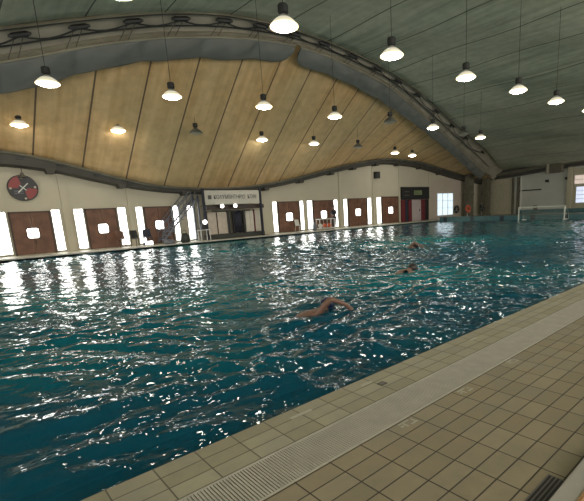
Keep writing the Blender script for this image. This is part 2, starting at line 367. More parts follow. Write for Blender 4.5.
# ribs of the arch: upper and lower chord
b_ = sweep('c', off(lerpf(.0), .10), off(lerpf(.09), .10), .2, None, -12, 44); b2 = sweep('c', off(lerpf(.86), .10), off(lerpf(1.0), .10), .2, None, -12, 44)
b_.add(b2.v, b2.f); struct(b_.build('trim_3', M['skirt_hem']))

# grey fabric skirts hanging under the arch
def skirt(x0, x1, label, round0, round1):
    xs = np.arange(x0, x1 + 1e-6, .1); N = 8; b_ = MB(); rows = []
    for x in xs:
        yb, zb = bot(x); ym, zm = mid(x)
        t1 = 1.0
        e = min((x - x0) if round0 else 9, (x1 - x) if round1 else 9)
        if e < .55: t1 = .35 + .65 * math.sqrt(max(0, 1 - (1 - e / .55) ** 2))
        t1 += .07 * abs(math.sin(math.pi * x / 2.3)) - .045
        r = []
        for j in range(N + 1):
            t = j / N * t1
            bul = .20 * math.sin(math.pi * j / N) * abs(math.sin(math.pi * x / 2.3)) ** .6 + .02 * math.sin(5 * x + j)
            p = Vector((x, ym + (yb - ym) * t, zm + (zb - zm) * t)) + nvec * (.16 + bul); r.append(p)
        rows.append(r)
    for i in range(len(xs) - 1): b_.strip(rows[i], rows[i + 1])
    o = b_.build('arch_skirt', M['skirt'], smooth=True, weld=True); sd = o.modifiers.new('solid', 'SOLIDIFY'); sd.thickness = .03
    tag(o, label, 'fabric skirt', 'grey fabric skirts under the roof arch')
    h = MB(); h.tube([Vector((x, *mid(x))) + nvec * .2 for x in np.arange(x0, x1, .5)], .05, 6); h.build('hem', M['skirt_hem'], o)
skirt(-11, 13.52, 'grey fabric skirt hanging under the left part of the big roof arch', False, True)
skirt(13.85, 41.8, 'grey fabric skirt under the right part of the arch, running down to the corner columns', True, False)

# cables with clamps on the arch
CL = [-2.3, -.6, 1.2, 2.93, 4.66, 6.37, 8.06, 9.77, 11.42, 13.2, 15.04, 17.12, 19.3, 21.5, 23.9, 26.95, 29.99, 33.2, 37.6]
cb = MB(); pts = []
for i in range(len(CL) - 1):
    for k in range(6):
        t = k / 6; x = CL[i] * (1 - t) + CL[i + 1] * t; pts.append(Vector((x, *lerpf(.2 + .22 * math.sin(math.pi * t))(x))) + nvec * .24)
cb.tube(pts, .028, 6); cable = cb.build('festoon_cable', M['cable'])
tag(cable, 'black cable looping between clamps along the upper edge of the roof arch', 'cable')
for x in CL:
    c = Vector((x, *lerpf(.16)(x))) + nvec * .22
    x2 = x + .05; tv = (Vector((x2, *lerpf(.16)(x2))) - Vector((x, *lerpf(.16)(x)))).normalized()
    m_ = MB(); m_.tube([c - tv * .36, c - tv * .22, c + tv * .22, c + tv * .36], [.03, .095, .095, .03], 8); m_.build('clamp', M['black'], cable)
cb = MB(); cb.tube([Vector((x, *lerpf(.52)(x))) + nvec * .14 for x in np.arange(-3, 42, .6)], .028, 6)
tag(cb.build('straight_cable', M['cable']), 'black cable running straight along the middle of the roof arch', 'cable')
cb = MB(); cb.tube([Vector((x, *lerpf(-.04)(x))) + nvec * .22 for x in np.arange(-3, 42, .6)], .022, 6)
tag(cb.build('thin_cable', M['cable']), 'thin black cable along the top edge of the arch against the green roof', 'cable')
for x in CL[1:-1]:
    m_ = MB()
    for dx, dx2 in ((-.12, -.35), (.12, -.05)):
        A = Vector((x + dx, *lerpf(.2)(x + dx))) + nvec * .17; B = Vector((x + dx2, *lerpf(.98)(x + dx2))) + nvec * .17; m_.tube([A, B], .016, 5)
    o = m_.build('hanger_rod', M['rod'], cable)

# ---------------------------------------------------------------- far wall, edge beam, end wall
b_ = MB(); xs = list(np.arange(-12, 46.01, .5))
fr_ = [(x, YW, -0.02) for x in xs]; tp_ = [(x, YW, edb(x)[0] + .45 + (3 if x > 38 else 0)) for x in xs]; b_.strip(fr_, tp_)
b_.strip([(x, YW + .25, -.02) for x in xs], [(x, YW + .25, q[2]) for x, q in zip(xs, tp_)]); b_.strip(tp_, [(x, YW + .25, z) for x, y, z in tp_]); 
struct(b_.build('wall_far', M['wall']))
# dark edge beam following the roof edge
b_ = MB(); V = []; Fc = []; xs = list(np.arange(-12, 46.01, .5))
for x in xs:
    zb = edb(x)[0]; zt = edt(x)[0]; V += [(x, YE, zb + .08), (x, YE - .04, zt - .12), (x, YE + .12, zt), (x, YW + .2, zt), (x, YW + .2, zb), (x, YE + .3, zb)]
for i in range(len(xs) - 1):
    for k in range(6): Fc.append((6 * i + k, 6 * i + (k + 1) % 6, 6 * i + 6 + (k + 1) % 6, 6 * i + 6 + k))
Fc += [tuple(range(6)), tuple(6 * (len(xs) - 1) + k for k in range(6))[::-1]]
b_.add(V, Fc); struct(b_.build('trim_4', M['beam']))
b_ = MB(); b_.tube([(x, YE - .06, edt(x)[0] - .10) for x in xs], .07, 6); struct(b_.build('trim_5', M['beam_lip']))
# brackets under the edge beam
for i, x in enumerate([4.1, 7.2, 10.6, 13.6, 16.2, 19.2, 22.2, 24.6, 27.3, 30.2, 33.4, 36.6]):
    z = edb(x)[0]
    m_ = MB(); m_.prism([(x - .22, z + .12), (x + .22, z + .12), (x + .14, z - .10), (x - .14, z - .10)], YE - .1, YW); struct(m_.build('beam_bracket', M['beam']))
for i, x in enumerate(np.arange(3, 38, 1.55)):
    z = (edb(x)[0] + edt(x)[0]) / 2 + .06
    m_ = MB(); m_.box(x - .16, x + .16, YE - .10, YE + .0, z - .05, z + .06); struct(m_.build('beam_plate', M['black']))
# pilasters / pipes on the far wall
for x, wd in ((4.55, .16), (7.58, .1), (16.35, .3), (19.62, .0), (23.4, .14), (27.3, .14), (30.75, .1), (35.4, .2)):
    if wd: m_ = MB(); m_.box(x - wd, x + wd, YW - .06, YW, 0, edb(x)[0] + .1); struct(m_.build('wall_pilaster', M['wall']))
# pinkish right section of far wall
m_ = MB(); m_.box(35.6, 41.0, YW - .03, YW, 0, 3.9); struct(m_.build('wall_far_panel', M['pinkwall']))

# end wall
b_ = MB(); b_.box(XW, XW + .25, -9, YW + .2, -.02, 8); struct(b_.build('wall_end', M['wall_end']))
m_ = MB(); m_.box(XW - .04, XW, 21.9, 24.4, 0, 3.9); struct(m_.build('wall_end_panel', M['cream']))
# end edge beam
b_ = MB(); ysq = list(np.arange(-9, 25.3, .6)); V = []; Fc = []
def ebz(y): return 3.75 + .75 * (1 / (1 + math.exp((y - 19.5) / 2.2)))
for y in ysq:
    z = ebz(y); V += [(XW - .7, y, z), (XW - .8, y, z + .75), (XW, y, z + .95), (XW, y, z)]
for i in range(len(ysq) - 1):
    for k in range(4): Fc.append((4 * i + k, 4 * i + (k + 1) % 4, 4 * i + 4 + (k + 1) % 4, 4 * i + 4 + k))
Fc += [(0, 1, 2, 3), tuple(4 * (len(ysq) - 1) + k for k in (3, 2, 1, 0))]
b_.add(V, Fc); struct(b_.build('trim_6', M['beam']))
b_ = MB(); b_.tube([(XW - .9, y, ebz(y) + .45) for y in ysq], .16, 8); struct(b_.build('trim_7', M['beam_lip']))
# corner columns carrying the arch
for i, (x, y, wd) in enumerate(((41.4, 24.4, .42), (44.6, 24.2, .45))):
    m_ = MB(); m_.box(x - wd, x + wd, y - .3, y + .3, 0, 4.5); m_.box(x - wd - .06, x + wd + .06, y - .36, y + .36, 2.3, 2.42); m_.box(x - wd - .06, x + wd + .06, y - .36, y + .36, 0, .12)
    o = m_.build('concrete_column', M['olive'], bevel=.02)
    tag(o, ['olive concrete column by the lifebuoys, left of the corner pair', 'olive concrete column in the corner, right of the corner pair'][i], 'column')
for y, wd in ((21.75, .1), (21.2, .12), (20.85, .05)):
    m_ = MB(); m_.box(XW - .2, XW, y - wd, y + wd, 0, 3.9); struct(m_.build('wall_pipe', M['olive'] if wd > .06 else M['white_metal']))
m_ = MB(); m_.box(XW - .35, XW, 15.75, 16.2, 0, 4.4); struct(m_.build('wall_pilaster', M['cream']))
m_ = MB(); m_.box(XW - .03, XW, 5, 15.75, 0, 4.2); struct(m_.build('wall_end_panel', M['cream']))
# low dark ledge at bottom of end wall
m_ = MB(); m_.box(XW - .45, XW, 5, 21, 0, .42); struct(m_.build('baseboard_end', M['pooltile']))

# ---------------------------------------------------------------- doors and tall bright windows on the far wall
def day_slit(n, x0, x1, z1, z0=.10):
    m_ = MB(); t = .035; y0 = YW - .05
    m_.box(x0 - t, x0, y0, YW + .01, z0, z1 + t); m_.box(x1, x1 + t, y0, YW + .01, z0, z1 + t); m_.box(x0, x1, y0, YW + .01, z1, z1 + t); m_.box(x0, x1, y0, YW + .01, z0 - t, z0)
    o = struct(m_.build('window_%d' % n, M['white_frame']))
    MB().box(x0, x1, YW - .03, YW + .01, z0, z1).build('glass_pane', M['day'], o)
slits = [(1.55, 2.08, 2.04), (3.9, 4.24, 2.08), (4.86, 5.26, 2.08), (6.92, 7.30, 2.08), (7.86, 8.18, 2.09), (9.92, 10.2, 2.09), (10.76, 11.1, 2.07), (16.9, 17.22, 2.15),
         (19.3, 19.58, 2.16), (19.98, 20.42, 2.16), (22.66, 23.0, 2.17), (23.72, 24.06, 2.2), (26.5, 26.9, 2.24), (27.66, 28.15, 2.26)]
for i, (a, b, z) in enumerate(slits): day_slit(i + 1, a, b, z)
doors = [(2.18, 3.84, 2.05), (5.34, 6.84, 2.09), (8.26, 9.82, 2.1), (17.32, 19.2, 2.17), (20.52, 22.56, 2.18), (24.2, 26.4, 2.26), (28.3, 30.55, 2.34)]
for i, (a, b, z) in enumerate(doors):
    m_ = MB(); t = .07; y0 = YW - .07
    m_.box(a, a + t, y0, YW, 0, z); m_.box(b - t, b, y0, YW, 0, z); m_.box(a, b, y0, YW, z - t, z)
    o = struct(m_.build('door_%d' % (i + 1), M['door_frame']))
    c = (a + b) / 2; s = .23 if i < 3 else .27; zc = 1.02 + .02 * i
    for (x0, x1) in ((a + t, c - .01), (c + .01, b - t)):
        m_ = MB(); m_.box(x0, x1, YW - .045, YW, .02, z - t)
        n = 5
        for k in range(n): # raised boards
            u0 = x0 + (x1 - x0) * k / n; m_.box(u0 + .01, u0 + (x1 - x0) / n - .01, YW - .055, YW - .045, .06, z - t - .04)
        m_.build('door_leaf', M['door'], o)
    m_ = MB(); m_.box(c - s - .03, c + s + .03, YW - .075, YW - .04, zc - s - .03, zc + s + .03); wf = m_.build('window_frame', M['door_frame'], o)
    m_ = MB(); m_.prism([(c - s, zc - s + .06), (c - s + .06, zc - s), (c + s - .06, zc - s), (c + s, zc - s + .06), (c + s, zc + s - .06), (c + s - .06, zc + s), (c - s + .06, zc + s), (c - s, zc + s - .06)], YW - .085, YW - .07)
    m_.build('glass_pane', M['day'], wf)
    MB().tube([(c + .06, YW - .07, .5), (c + .06, YW - .11, .52), (c + .06, YW - .11, .66), (c + .06, YW - .07, .68)], .012, 6).build('door_handle', M['black'], o)

# right daylight window on the pink wall and on the end wall
def mullion_window(n, o0, ax, a0, a1, z0, z1, nx, nz, mglass):
    f = MB(); t = .06
    def bx(mb, u0, u1, d0, d1, q0, q1):
        if ax == 'x': mb.box(u0, u1, o0 - d1, o0 - d0, q0, q1)
        else: mb.box(o0 - d1, o0 - d0, u0, u1, q0, q1)
    bx(f, a0 - t, a0, 0, .08, z0 - t, z1 + t); bx(f, a1, a1 + t, 0, .08, z0 - t, z1 + t); bx(f, a0, a1, 0, .08, z1, z1 + t); bx(f, a0, a1, 0, .08, z0 - t, z0)
    for k in range(1, nx): u = a0 + (a1 - a0) * k / nx; bx(f, u - .03, u + .03, 0, .07, z0, z1)
    for k in range(1, nz): q = z0 + (z1 - z0) * k / nz; bx(f, a0, a1, 0, .07, q - .02, q + .02)
    o = struct(f.build('window_%d' % n, M['white_frame'])); g = MB(); bx(g, a0, a1, 0, .04, z0, z1); g.build('glass_pane', mglass, o)
mullion_window(15, YW - .03, 'x', 36.6, 39.4, .35, 2.5, 3, 3, M['day_dim'])
mullion_window(16, XW - .03, 'y', 11.5, 15.4, .95, 2.45, 4, 4, mat('end_glass', (.6, .65, .8), .4, emit=(.72, .8, 1.0), es=.62))
mullion_window(17, XW - .03, 'y', 11.5, 15.6, 2.75, 3.55, 4, 2, mat('end_glass_top', (.6, .5, .45), .4, emit=(1.0, .82, .72), es=.38))

# ---------------------------------------------------------------- round clock on far wall
ck = empty('wall_clock', (2.95, YW, 3.14), 'round red and black clock with a pale crossed hands, high on far wall', 'clock')
ck['label'] = 'round red and black dial with pale crossed hands, high on the far wall'
def disc(r, y0, y1, n=40): return [(r * math.cos(2 * math.pi * k / n), r * math.sin(2 * math.pi * k / n)) for k in range(n)]
MB().prism(disc(.60, 0, 0), -.10, -.0).build('case', M['dial'], ck, bevel=.02)
for a0, a1, nm in ((105, 182, 'red_sector'), (285, 355, 'red_sector')):
    arc = [(.55 * math.cos(math.radians(a)), .55 * math.sin(math.radians(a))) for a in np.linspace(a0, a1, 12)]
    arc2 = [(.17 * math.cos(math.radians(a)), .17 * math.sin(math.radians(a))) for a in np.linspace(a1, a0, 8)]
    MB().prism(arc + arc2, -.112, -.10).build(nm, M['red'], ck)
for a in (45, 225, 135, 315):
    r0, w_ = (.30, .022) if a in (45, 225) else (.16, .018)
    d = (math.cos(math.radians(a)), math.sin(math.radians(a))); nn = (-d[1] * w_, d[0] * w_)
    MB().prism([(nn[0], nn[1]), (-nn[0], -nn[1]), (d[0] * r0 - nn[0], d[1] * r0 - nn[1]), (d[0] * r0 + nn[0], d[1] * r0 + nn[1])], -.125, -.113).build('hand', M['white_metal'], ck)
for cx_, cz_ in ((0, .48), (-.48, -.02), (.47, .03), (.03, -.49)):
    MB().prism([(cx_ + .05 * math.cos(q), cz_ + .05 * math.sin(q)) for q in np.linspace(0, 6.0, 10)], -.122, -.112).build('hour_mark', M['marking'], ck)
for zz in (-.16, -.26): MB().box(-.36, -.02, -.118, -.10, zz, zz + .035).build('dial_line', M['bluesteel'], ck)
# small floodlight/speaker hanging from the beam above the dial
sp = empty('horn_speaker', (3.0, YW - .25, 3.78), 'small grey horn speaker on a rod above the round dial', 'speaker')
MB().lathe([(.05, 0), (.08, -.1), (.16, -.22)], (0, 0, .05), 12).build('horn', M['rod'], sp)
MB().tube([(0, 0, .05), (0, 0, .45)], .02, 6).build('rod', M['rod'], sp)
sp = empty('wall_speaker', (27.6, YW, 4.14), 'black box speaker on the wall under the crest of the edge beam', 'speaker')
MB().box(-.28, .28, -.32, -.06, -.27, .27).build('box', M['black'], sp, bevel=.02); MB().box(-.05, .05, -.07, 0, -.05, .05).build('bracket', M['black'], sp)
MB().box(-.22, .22, -.335, -.32, -.22, .22).build('grille', M['cable'], sp)

# ---------------------------------------------------------------- sign and kiosk under it
sg = empty('sign_board', (13.3, 23.95, 2.05), 'long white sign board with dark lettering above the kiosk', 'sign')
MB().box(-1.93, 1.80, -.04, .04, .02, .84).build('panel', M['board'], sg, bevel=.02)
m_ = MB(); m_.box(-2.06, -1.94, -.07, .07, -2.05, .95); sg_p = m_.build('post', M['navy'], sg)
m_ = MB(); m_.box(1.82, 1.94, -.07, .07, -2.05, .95); m_.build('post', M['navy'], sg)
tcu = bpy.data.curves.new('sign_text', 'FONT'); tcu.body = 'ΚΟΛΥΜΒΗΤΗΡΙΟ  ΚΟΙΝ'; tcu.size = .33; tcu.extrude = .006; tcu.align_x = 'CENTER'; tcu.align_y = 'CENTER'
to = bpy.data.objects.new('tmp', tcu); COL.objects.link(to); bpy.context.view_layer.update()
me = bpy.data.meshes.new_from_object(to.evaluated_get(bpy.context.evaluated_depsgraph_get())); bpy.data.objects.remove(to)
me.materials.append(M['ink']); lt = bpy.data.objects.new('lettering', me); COL.objects.link(lt); lt.parent = sg
xs_ = [v.co.x for v in me.vertices]; wdt = max(xs_) - min(xs_); lt.scale = (2.9 / wdt, 1.0, 1); lt.location = (.1, -.05, .44); lt.rotation_euler = (math.pi / 2, 0, 0)
MB().box(-1.72, -1.5, -.052, -.04, .33, .56).build('emblem', M['ink'], sg)

kk = empty('poolside_kiosk', (13.5, 24.62, 0), 'low kiosk with beige shutters and dark posts under the white sign', 'kiosk')
MB().box(-1.95, 2.05, -.45, -.2, 1.78, 2.02).build('lintel', mat('maroon_lintel', (.05, .03, .025), .5), kk)
MB().box(-1.6, 1.0, -.47, -.3, 1.64, 1.70).build('rail', M['black'], kk)
MB().box(-1.95, 2.05, -.15, .4, 2.0, 2.06).build('roof_slab', M['beam_lip'], kk)
for x0, x1, mt in ((-1.9, -.55, 'shutter'), (.75, 2.0, 'shutter2')):
    m_ = MB(); m_.box(x0, x1, -.2, -.12, .3, 1.62)
    if mt == 'shutter':
        for k in range(8): m_.box(x0 + .02, x1 - .02, -.225, -.2, .33 + k * .16, .44 + k * .16)
    else:
        for k in range(4): m_.box(x0 + .02 + k * .31, x0 + .27 + k * .31, -.225, -.2, .36, 1.58)
    m_.build('shutter', M[mt], kk)
m_ = MB(); m_.box(-1.28, -1.22, -.25, -.22, .3, 1.62); m_.build('shutter_post', M['door_frame'], kk)
for x in (-1.95, -.5, -.12, .3, .62, 1.38):
    wd = .07 if x != 1.38 else .03
    MB().box(x - wd, x + wd, -.28, -.14, .05, 1.7).build('post', M['black'] if x != 1.38 else M['darkred'], kk)
MB().box(-1.9, 2.0, -.4, .3, .0, .27).build('plinth', M['foamdark'], kk, bevel=.01)
cu = MB(); A = []; B = []
for k in range(25): x = -.1 + .5 * k / 24; yv = -.34 + .03 * math.sin(k * 1.3); A.append((x, yv, .32)); B.append((x * .95, yv, 1.62))
cu.strip(A, B); o = cu.build('hanging_curtain', M['navy'], kk, smooth=True); o.modifiers.new('s', 'SOLIDIFY').thickness = .02
# small lit lamps under the sign
def bulkhead(loc, label, s=.12):
    e = empty('bulkhead_lamp', loc, label, 'lamp', 'small lit lamps at the kiosk')
    MB().box(-s, s, 0, .08, -s * .8, s * .8).build('housing', M['white_metal'], e, bevel=.02)
    if loc[2] > 1.5: MB().box(-.04, .04, .08, .375, -.04, .04).build('bracket', M['black'], e)
    g = MB().lathe([(0.001, -.09), (s * .5, -.08), (s * .85, -.04), (s * .9, 0)], (0, 0, 0), 16).build('globe', M['day'], e); g.rotation_euler = (-math.pi / 2, 0, 0)
bulkhead((12.38, 23.8, 1.96), 'left of the two lit lamps under the white sign board')
bulkhead((13.26, 23.8, 1.96), 'right of the two lit lamps under the white sign board')
bulkhead((11.15, 23.75, 1.08), 'lit lamp low beside the left post of the sign', .14)

# steel stairs climbing to the right, left of the sign
st = empty('steel_staircase', (8.75, 24.35, 0), 'blue-grey open steel staircase climbing beside the sign board', 'staircase')
for yy in (0, .7):
    m_ = MB(); m_.prism([(0, .1), (.12, .1), (2.45, 2.5), (2.45, 2.62)], yy, yy + .04); m_.build('stringer', M['bluesteel'], st)
    m_ = MB(); m_.tube([(.1, yy, .15), (.1, yy, 1.0), (1.9, yy, 2.85)], .03, 6); m_.tube([(.1, yy, .6), (2.3, yy, 2.85)], .02, 6)
    for k in range(4): m_.tube([(.5 + k * .5, yy, .45 + k * .5), (.5 + k * .5, yy, 1.42 + k * .48)], .022, 6)
    m_.build('handrail', M['bluesteel'], st)
for k in range(11): MB().box(.15 + k * .21, .42 + k * .21, .05, .7, .2 + k * .214, .235 + k * .214).build('tread', M['bluesteel'], st)
m_ = MB(); m_.box(2.35, 2.45, 0, .06, 0, 2.7); m_.box(2.35, 2.45, .66, .72, 0, 2.7); m_.build('support_post', M['bluesteel'], st)
# white table with a black box on it
tb = empty('folding_table', (10.95, 23.6, 0), 'small pale table carrying a black box, beside the staircase', 'table')
MB().box(-.3, .3, -.25, .25, .62, .66).build('table_top', M['white_metal'], tb)
for sx in (-.27, .27):
    for sy in (-.22, .22): MB().box(sx - .018, sx + .018, sy - .018, sy + .018, 0, .62).build('leg', M['white_metal'], tb)
o = MB().box(10.82, 11.06, 23.5, 23.7, .66, .95).build('speaker_box', M['black'], bevel=.02); tag(o, 'black box standing on the small pale table by the staircase', 'box')
# bundle and bags at the foot of the stairs
def bag(loc, sx, sy, sz, mt, label, name='sports_bag', cat='bag'):
    e = empty(name, loc, label, cat)
    b_ = MB(); pr = [(.7, 0), (1, .12), (1.02, .45), (.85, .8), (.5, .97), (.05, 1)]
    b_.lathe([(r, z) for r, z in pr], (0, 0, 0), 14); b_.v = [(x * sx, y * sy, z * sz) for x, y, z in b_.v]
    b_.build('body', mt, e, smooth=True)
    MB().tube([(-sx * .5, 0, sz * .9), (-sx * .3, 0, sz * 1.25), (sx * .3, 0, sz * 1.25), (sx * .5, 0, sz * .9)], .015, 6).build('strap', M['black'], e)
bag((9.75, 23.5, 0), .25, .2, .55, M['foamdark'], 'black sports bag at the foot of the steel staircase')
bag((8.9, 23.6, 0), .3, .2, .25, M['bluesteel'], 'low blue-grey bag left of the staircase foot')

# chairs between the second and the third door
def plastic_chair(loc, rz, mt, label):
    e = empty('plastic_chair', loc, label, 'chair', 'plastic chairs on the far poolside', rz)
    MB().box(-.22, .22, -.22, .22, .42, .46).build('seat', mt, e, bevel=.015)
    b_ = MB(); A = [(x, .2 + .04 * (1 - (x / .22) ** 2), .46) for x in np.linspace(-.22, .22, 8)]; B = [(x, .28 + .04 * (1 - (x / .22) ** 2), .86) for x in np.linspace(-.2, .2, 8)]; b_.strip(A, B)
    o = b_.build('backrest', mt, e); o.modifiers.new('s', 'SOLIDIFY').thickness = .02
    for sx in (-.2, .2):
        for sy in (-.2, .2): MB().tube([(sx, sy, .42), (sx * 1.15, sy * 1.15, 0)], .016, 6).build('leg', mt, e)
    return e
for i, (x, y, rz, mt) in enumerate([(7.35, 24.0, .3, 'black'), (8.0, 24.3, -.2, 'navy'), (6.75, 24.5, .1, 'door'), (18.7, 24.6, .2, 'white_metal')]):
    plastic_chair((x, y, 0), rz, M[mt], ['black chair beside the second brown door', 'navy chair in front of the third brown door, near its left window', 'brown chair right against the second brown door', 'white chair in front of the fourth brown door'][i])
o = empty('floor_lamp', (7.75, 23.45, 0), 'small bright lamp box standing on the poolside before the third door', 'lamp')
MB().box(-.2, .2, -.1, .1, 0, .1).build('base', M['white_metal'], o, bevel=.01); MB().box(-.17, .17, -.12, .08, .1, .26).build('lit_cover', M['day'], o, bevel=.02)

# white rack in front of fifth door
rk = empty('ball_rack', (20.85, 24.2, 0), 'low white tubular rack in front of the fifth brown door', 'rack')
for sx in (-.72, .72):
    for sy in (-.2, .2): MB().tube([(sx, sy, 0), (sx, sy, .8)], .035, 8).build('leg', M['white_metal'], rk)
for zz in (.78, .12):
    m_ = MB(); m_.tube([(-.74, -.2, zz), (.74, -.2, zz), (.74, .2, zz), (-.74, .2, zz), (-.74, -.2, zz)], .035, 8); m_.build('rail', M['white_metal'], rk)
for x in (-.35, 0, .35): MB().tube([(x, -.2, .12), (x, -.2, .78)], .02, 6).build('upright', M['white_metal'], rk)
for i, (x, mt) in enumerate(((-.5, 'white_metal'), (-.1, 'orange'), (.4, 'orange'))):
    b_ = MB().lathe([(.16 * math.sin(a), -.16 * math.cos(a)) for a in np.linspace(.01, 3.13, 9)], (20.85 + x, 24.2, .31), 14)
    o = b_.build('ball', M[mt], smooth=True); tag(o, ['white ball in the left of the tubular rack', 'orange ball in the middle of the tubular rack', 'orange ball in the right of the tubular rack'][i], 'ball', 'balls in the rack')
bag((19.55, 23.9, 0), .16, .14, .62, M['bluesteel'], 'tall blue-grey bag left of the white rack')

# ---------------------------------------------------------------- scoreboard and entrance
sc = empty('scoreboard', (32.95, YW - .15, 2.0), 'black scoreboard with faint digits above the dark red entrance', 'scoreboard')
MB().box(-2.05, 2.05, -.12, .12, 0.02, 1.15).build('panel', M['black'], sc, bevel=.02)
for i, x in enumerate((-.35, -.02, .30, .6)):
    m_ = MB(); x0 = x; segs = [(x0, x0 + .2, .78, .82), (x0, x0 + .2, .42, .46), (x0, x0 + .04, .42, .82), (x0 + .16, x0 + .2, .42, .82)]
    for a, b, c, d in segs: m_.box(a, b, -.135, -.12, c, d)
    m_.build('digit', M['digit'], sc)
for zz in (.68, .35): MB().box(-1.75, -1.05, -.135, -.12, zz, zz + .1).build('label_strip', M['rod'], sc)
en = empty('entrance_surround', (32.9, YW - .05, 0), 'dark red panels framing the pale door under the scoreboard', 'panels')
for x0, x1, mt in ((-2.0, -1.5, 'darkred'), (-1.45, -1.05, 'navy'), (-1.0, -.5, 'darkred'), (.98, 1.55, 'darkred'), (1.55, 2.15, 'black')):
    MB().box(x0, x1, -.1, .02, 0, 2.0).build('panel', M[mt], en, bevel=.01)
m_ = MB(); m_.box(32.42, 33.88, YW - .1, YW, 0, 1.95); dd = struct(m_.build('door_8', M['pinkdoor'], bevel=.01))
MB().box(33.6, 33.66, YW - .15, YW - .1, .9, 1.1).build('door_handle', M['black'], dd)

# lifebuoys near the columns
def torus(mb, R1, r1, n=24, k=10):
    V = []; Fc = []
    for i in range(n):
        a = 2 * math.pi * i / n
        for j in range(k): b = 2 * math.pi * j / k; rr = R1 + r1 * math.cos(b); V.append((rr * math.cos(a), r1 * math.sin(b), rr * math.sin(a)))
    for i in range(n):
        for j in range(k): Fc.append((i * k + j, ((i + 1) % n) * k + j, ((i + 1) % n) * k + (j + 1) % k, i * k + (j + 1) % k))
    return mb.add(V, Fc)
for i, (x, y, z, mt) in enumerate(((40.0, YW - .18, .85, 'foamdark'), (40.4, 23.9, .85, 'orange'), (43.3, 23.9, .9, 'foamdark'))):
    e = empty('lifebuoy', (x, y, z), ['dark lifebuoy on the wall right of the bright window', 'orange lifebuoy beside the corner column', 'dark lifebuoy between the two corner columns'][i], 'lifebuoy', None)
    torus(MB(), .32, .11).build('ring', M[mt], e, smooth=True)
    for a in (0.4, 1.97, 3.54, 5.1):
        bnd = torus(MB(), .115, .012, 12, 5).build('band', M['white_metal'], e); bnd.location = (.32 * math.cos(a), 0, .32 * math.sin(a)); bnd.rotation_euler = (math.pi / 2, 0, 0) ; bnd.rotation_euler = (math.pi / 2, -a, 0)
    # stand
    if i: MB().tube([(0, .1, -z), (0, .1, .1)], .03, 6).build('stand', M['white_metal'], e)

# end wall details
o = MB().box(XW - .12, XW - .0, 18.8, 21.1, 2.38, 2.5).build('wall_rail', M['black']); tag(o, 'dark horizontal rail on the grey end wall', 'rail')
hu = empty('air_heater', (XW - 1.0, 17.2, 3.95), 'boxy grey air heater hanging under the roof beam at the end wall', 'heater')
MB().box(-.3, .3, -.75, .75, 0, .85).build('casing', M['olive'], hu, bevel=.03)
m_ = MB()
for k in range(5): m_.box(-.34, -.3, -.65, .3, .1 + k * .14, .17 + k * .14)
m_.build('louvre', M['rod'], hu)
MB().box(-.36, -.28, .42, .62, -.05, .88).build('side_panel', M['arch'], hu)
for y in (-.6, .6): MB().tube([(0, y, .85), (0, y, 1.1)], .03, 6).build('hanger', M['rod'], hu)
for i, (y, z) in enumerate(((18.2, 3.25), (16.3, 3.35))):
    e = empty('floodlight', (XW - .15, y, z), ['small dark floodlight under the air heater', 'small dark floodlight on the cream pilaster'][i], 'floodlight')
    MB().box(-.15, .1, -.15, .15, -.12, .12).build('head', M['black'], e, bevel=.02); MB().box(.05, .15, -.04, .04, -.04, .04).build('arm', M['black'], e)

# water-polo goal
gl = empty('water_polo_goal', (32.4, 13.2, 0), 'white water polo goal floating before the far end of the pool', 'goal')
for yy in (-1.65, 1.65): MB().box(-.04, .04, yy - .035, yy + .035, -.15, .9).build('goal_post', M['goal'], gl)
MB().box(-.04, .04, -1.68, 1.68, .86, .925).build('crossbar', M['goal'], gl)
for yy in (-1.65, 1.65): MB().tube([(0, yy, .88), (.75, yy, .45), (.85, yy, -.1)], .008, 6).build('back_stay', M['goal'], gl)
m_ = MB()
for k in range(27): y = -1.65 + k * 3.3 / 26; m_.tube([(.02, y, .88), (.75, y, .45), (.8, y, -.08)], .003, 3, cap=False)
for k in range(9):
    t = k / 8; x = .02 + .75 * min(1, t * 2); z = .88 - .43 * min(1, t * 2) - .5 * max(0, t * 2 - 1); m_.tube([(x, -1.65, z), (x, 1.65, z)], .003, 3, cap=False)
m_.build('net', M['goal'], gl)
for yy in (-1.5, 1.5): MB().tube([(.3, yy - .0, -.1), (.9, yy, -.1)], .08, 8).build('float', M['white_metal'], gl)

# small rail stands at the end deck
ch = plastic_chair((XW - 2.0, 18.4, 0), 1.6, M['olive'], 'olive chair on the end deck behind the water polo goal')

# ---------------------------------------------------------------- pendant lamps
def make_lamp(lit, name='pendant_lamp'):
    root = empty(name, (0, 0, 0), 'x', 'lamp', 'pendant lamps over the pool')
    MB().lathe([(.035, .47), (.10, .46), (.118, .43), (.118, .29), (.09, .26), (.06, .24)], n=20).build('housing', M['black'], root)
    rf = MB().lathe([(.06, .26), (.10, .21), (.17, .165), (.16, .155), (.09, .19), (.05, .24)], n=28).build('reflector', M['shade'] if lit else M['shade_off'], root, smooth=True)
    MB().lathe([(.168, .166), (.25, .10), (.315, .02), (.30, .02), (.245, .085), (.16, .155)], n=28).build('glowing_bell', M['bell'] if lit else M['shade_off'], rf, smooth=True)
    MB().lathe([(.30, .02), (.318, .012), (.318, -.005), (.29, -.012)], n=28).build('rim', M['rim'] if lit else M['shade_off'], rf, smooth=True)
    MB().lathe([(.001, -.085), (.10, -.078), (.2, -.05), (.27, -.02), (.298, .008)], n=28).build('lens', M['lens'] if lit else M['lens_off'], rf, smooth=True)
    return root
lamp_on = make_lamp(True); lamp_off = make_lamp(False)
def roof_z(x, y):
    yt, zt = top(x)
    if y <= yt + .1: return zt + .05
    y0, z0 = mid(x); y1 = YE + .1
    if y < y0: return z0 + .2
    t = (y - y0 - .22) / (y1 - y0 - .22); return z0 + .1 + (edt(x)[0] - .05 - z0 - .1) * t
LZ = 5.5
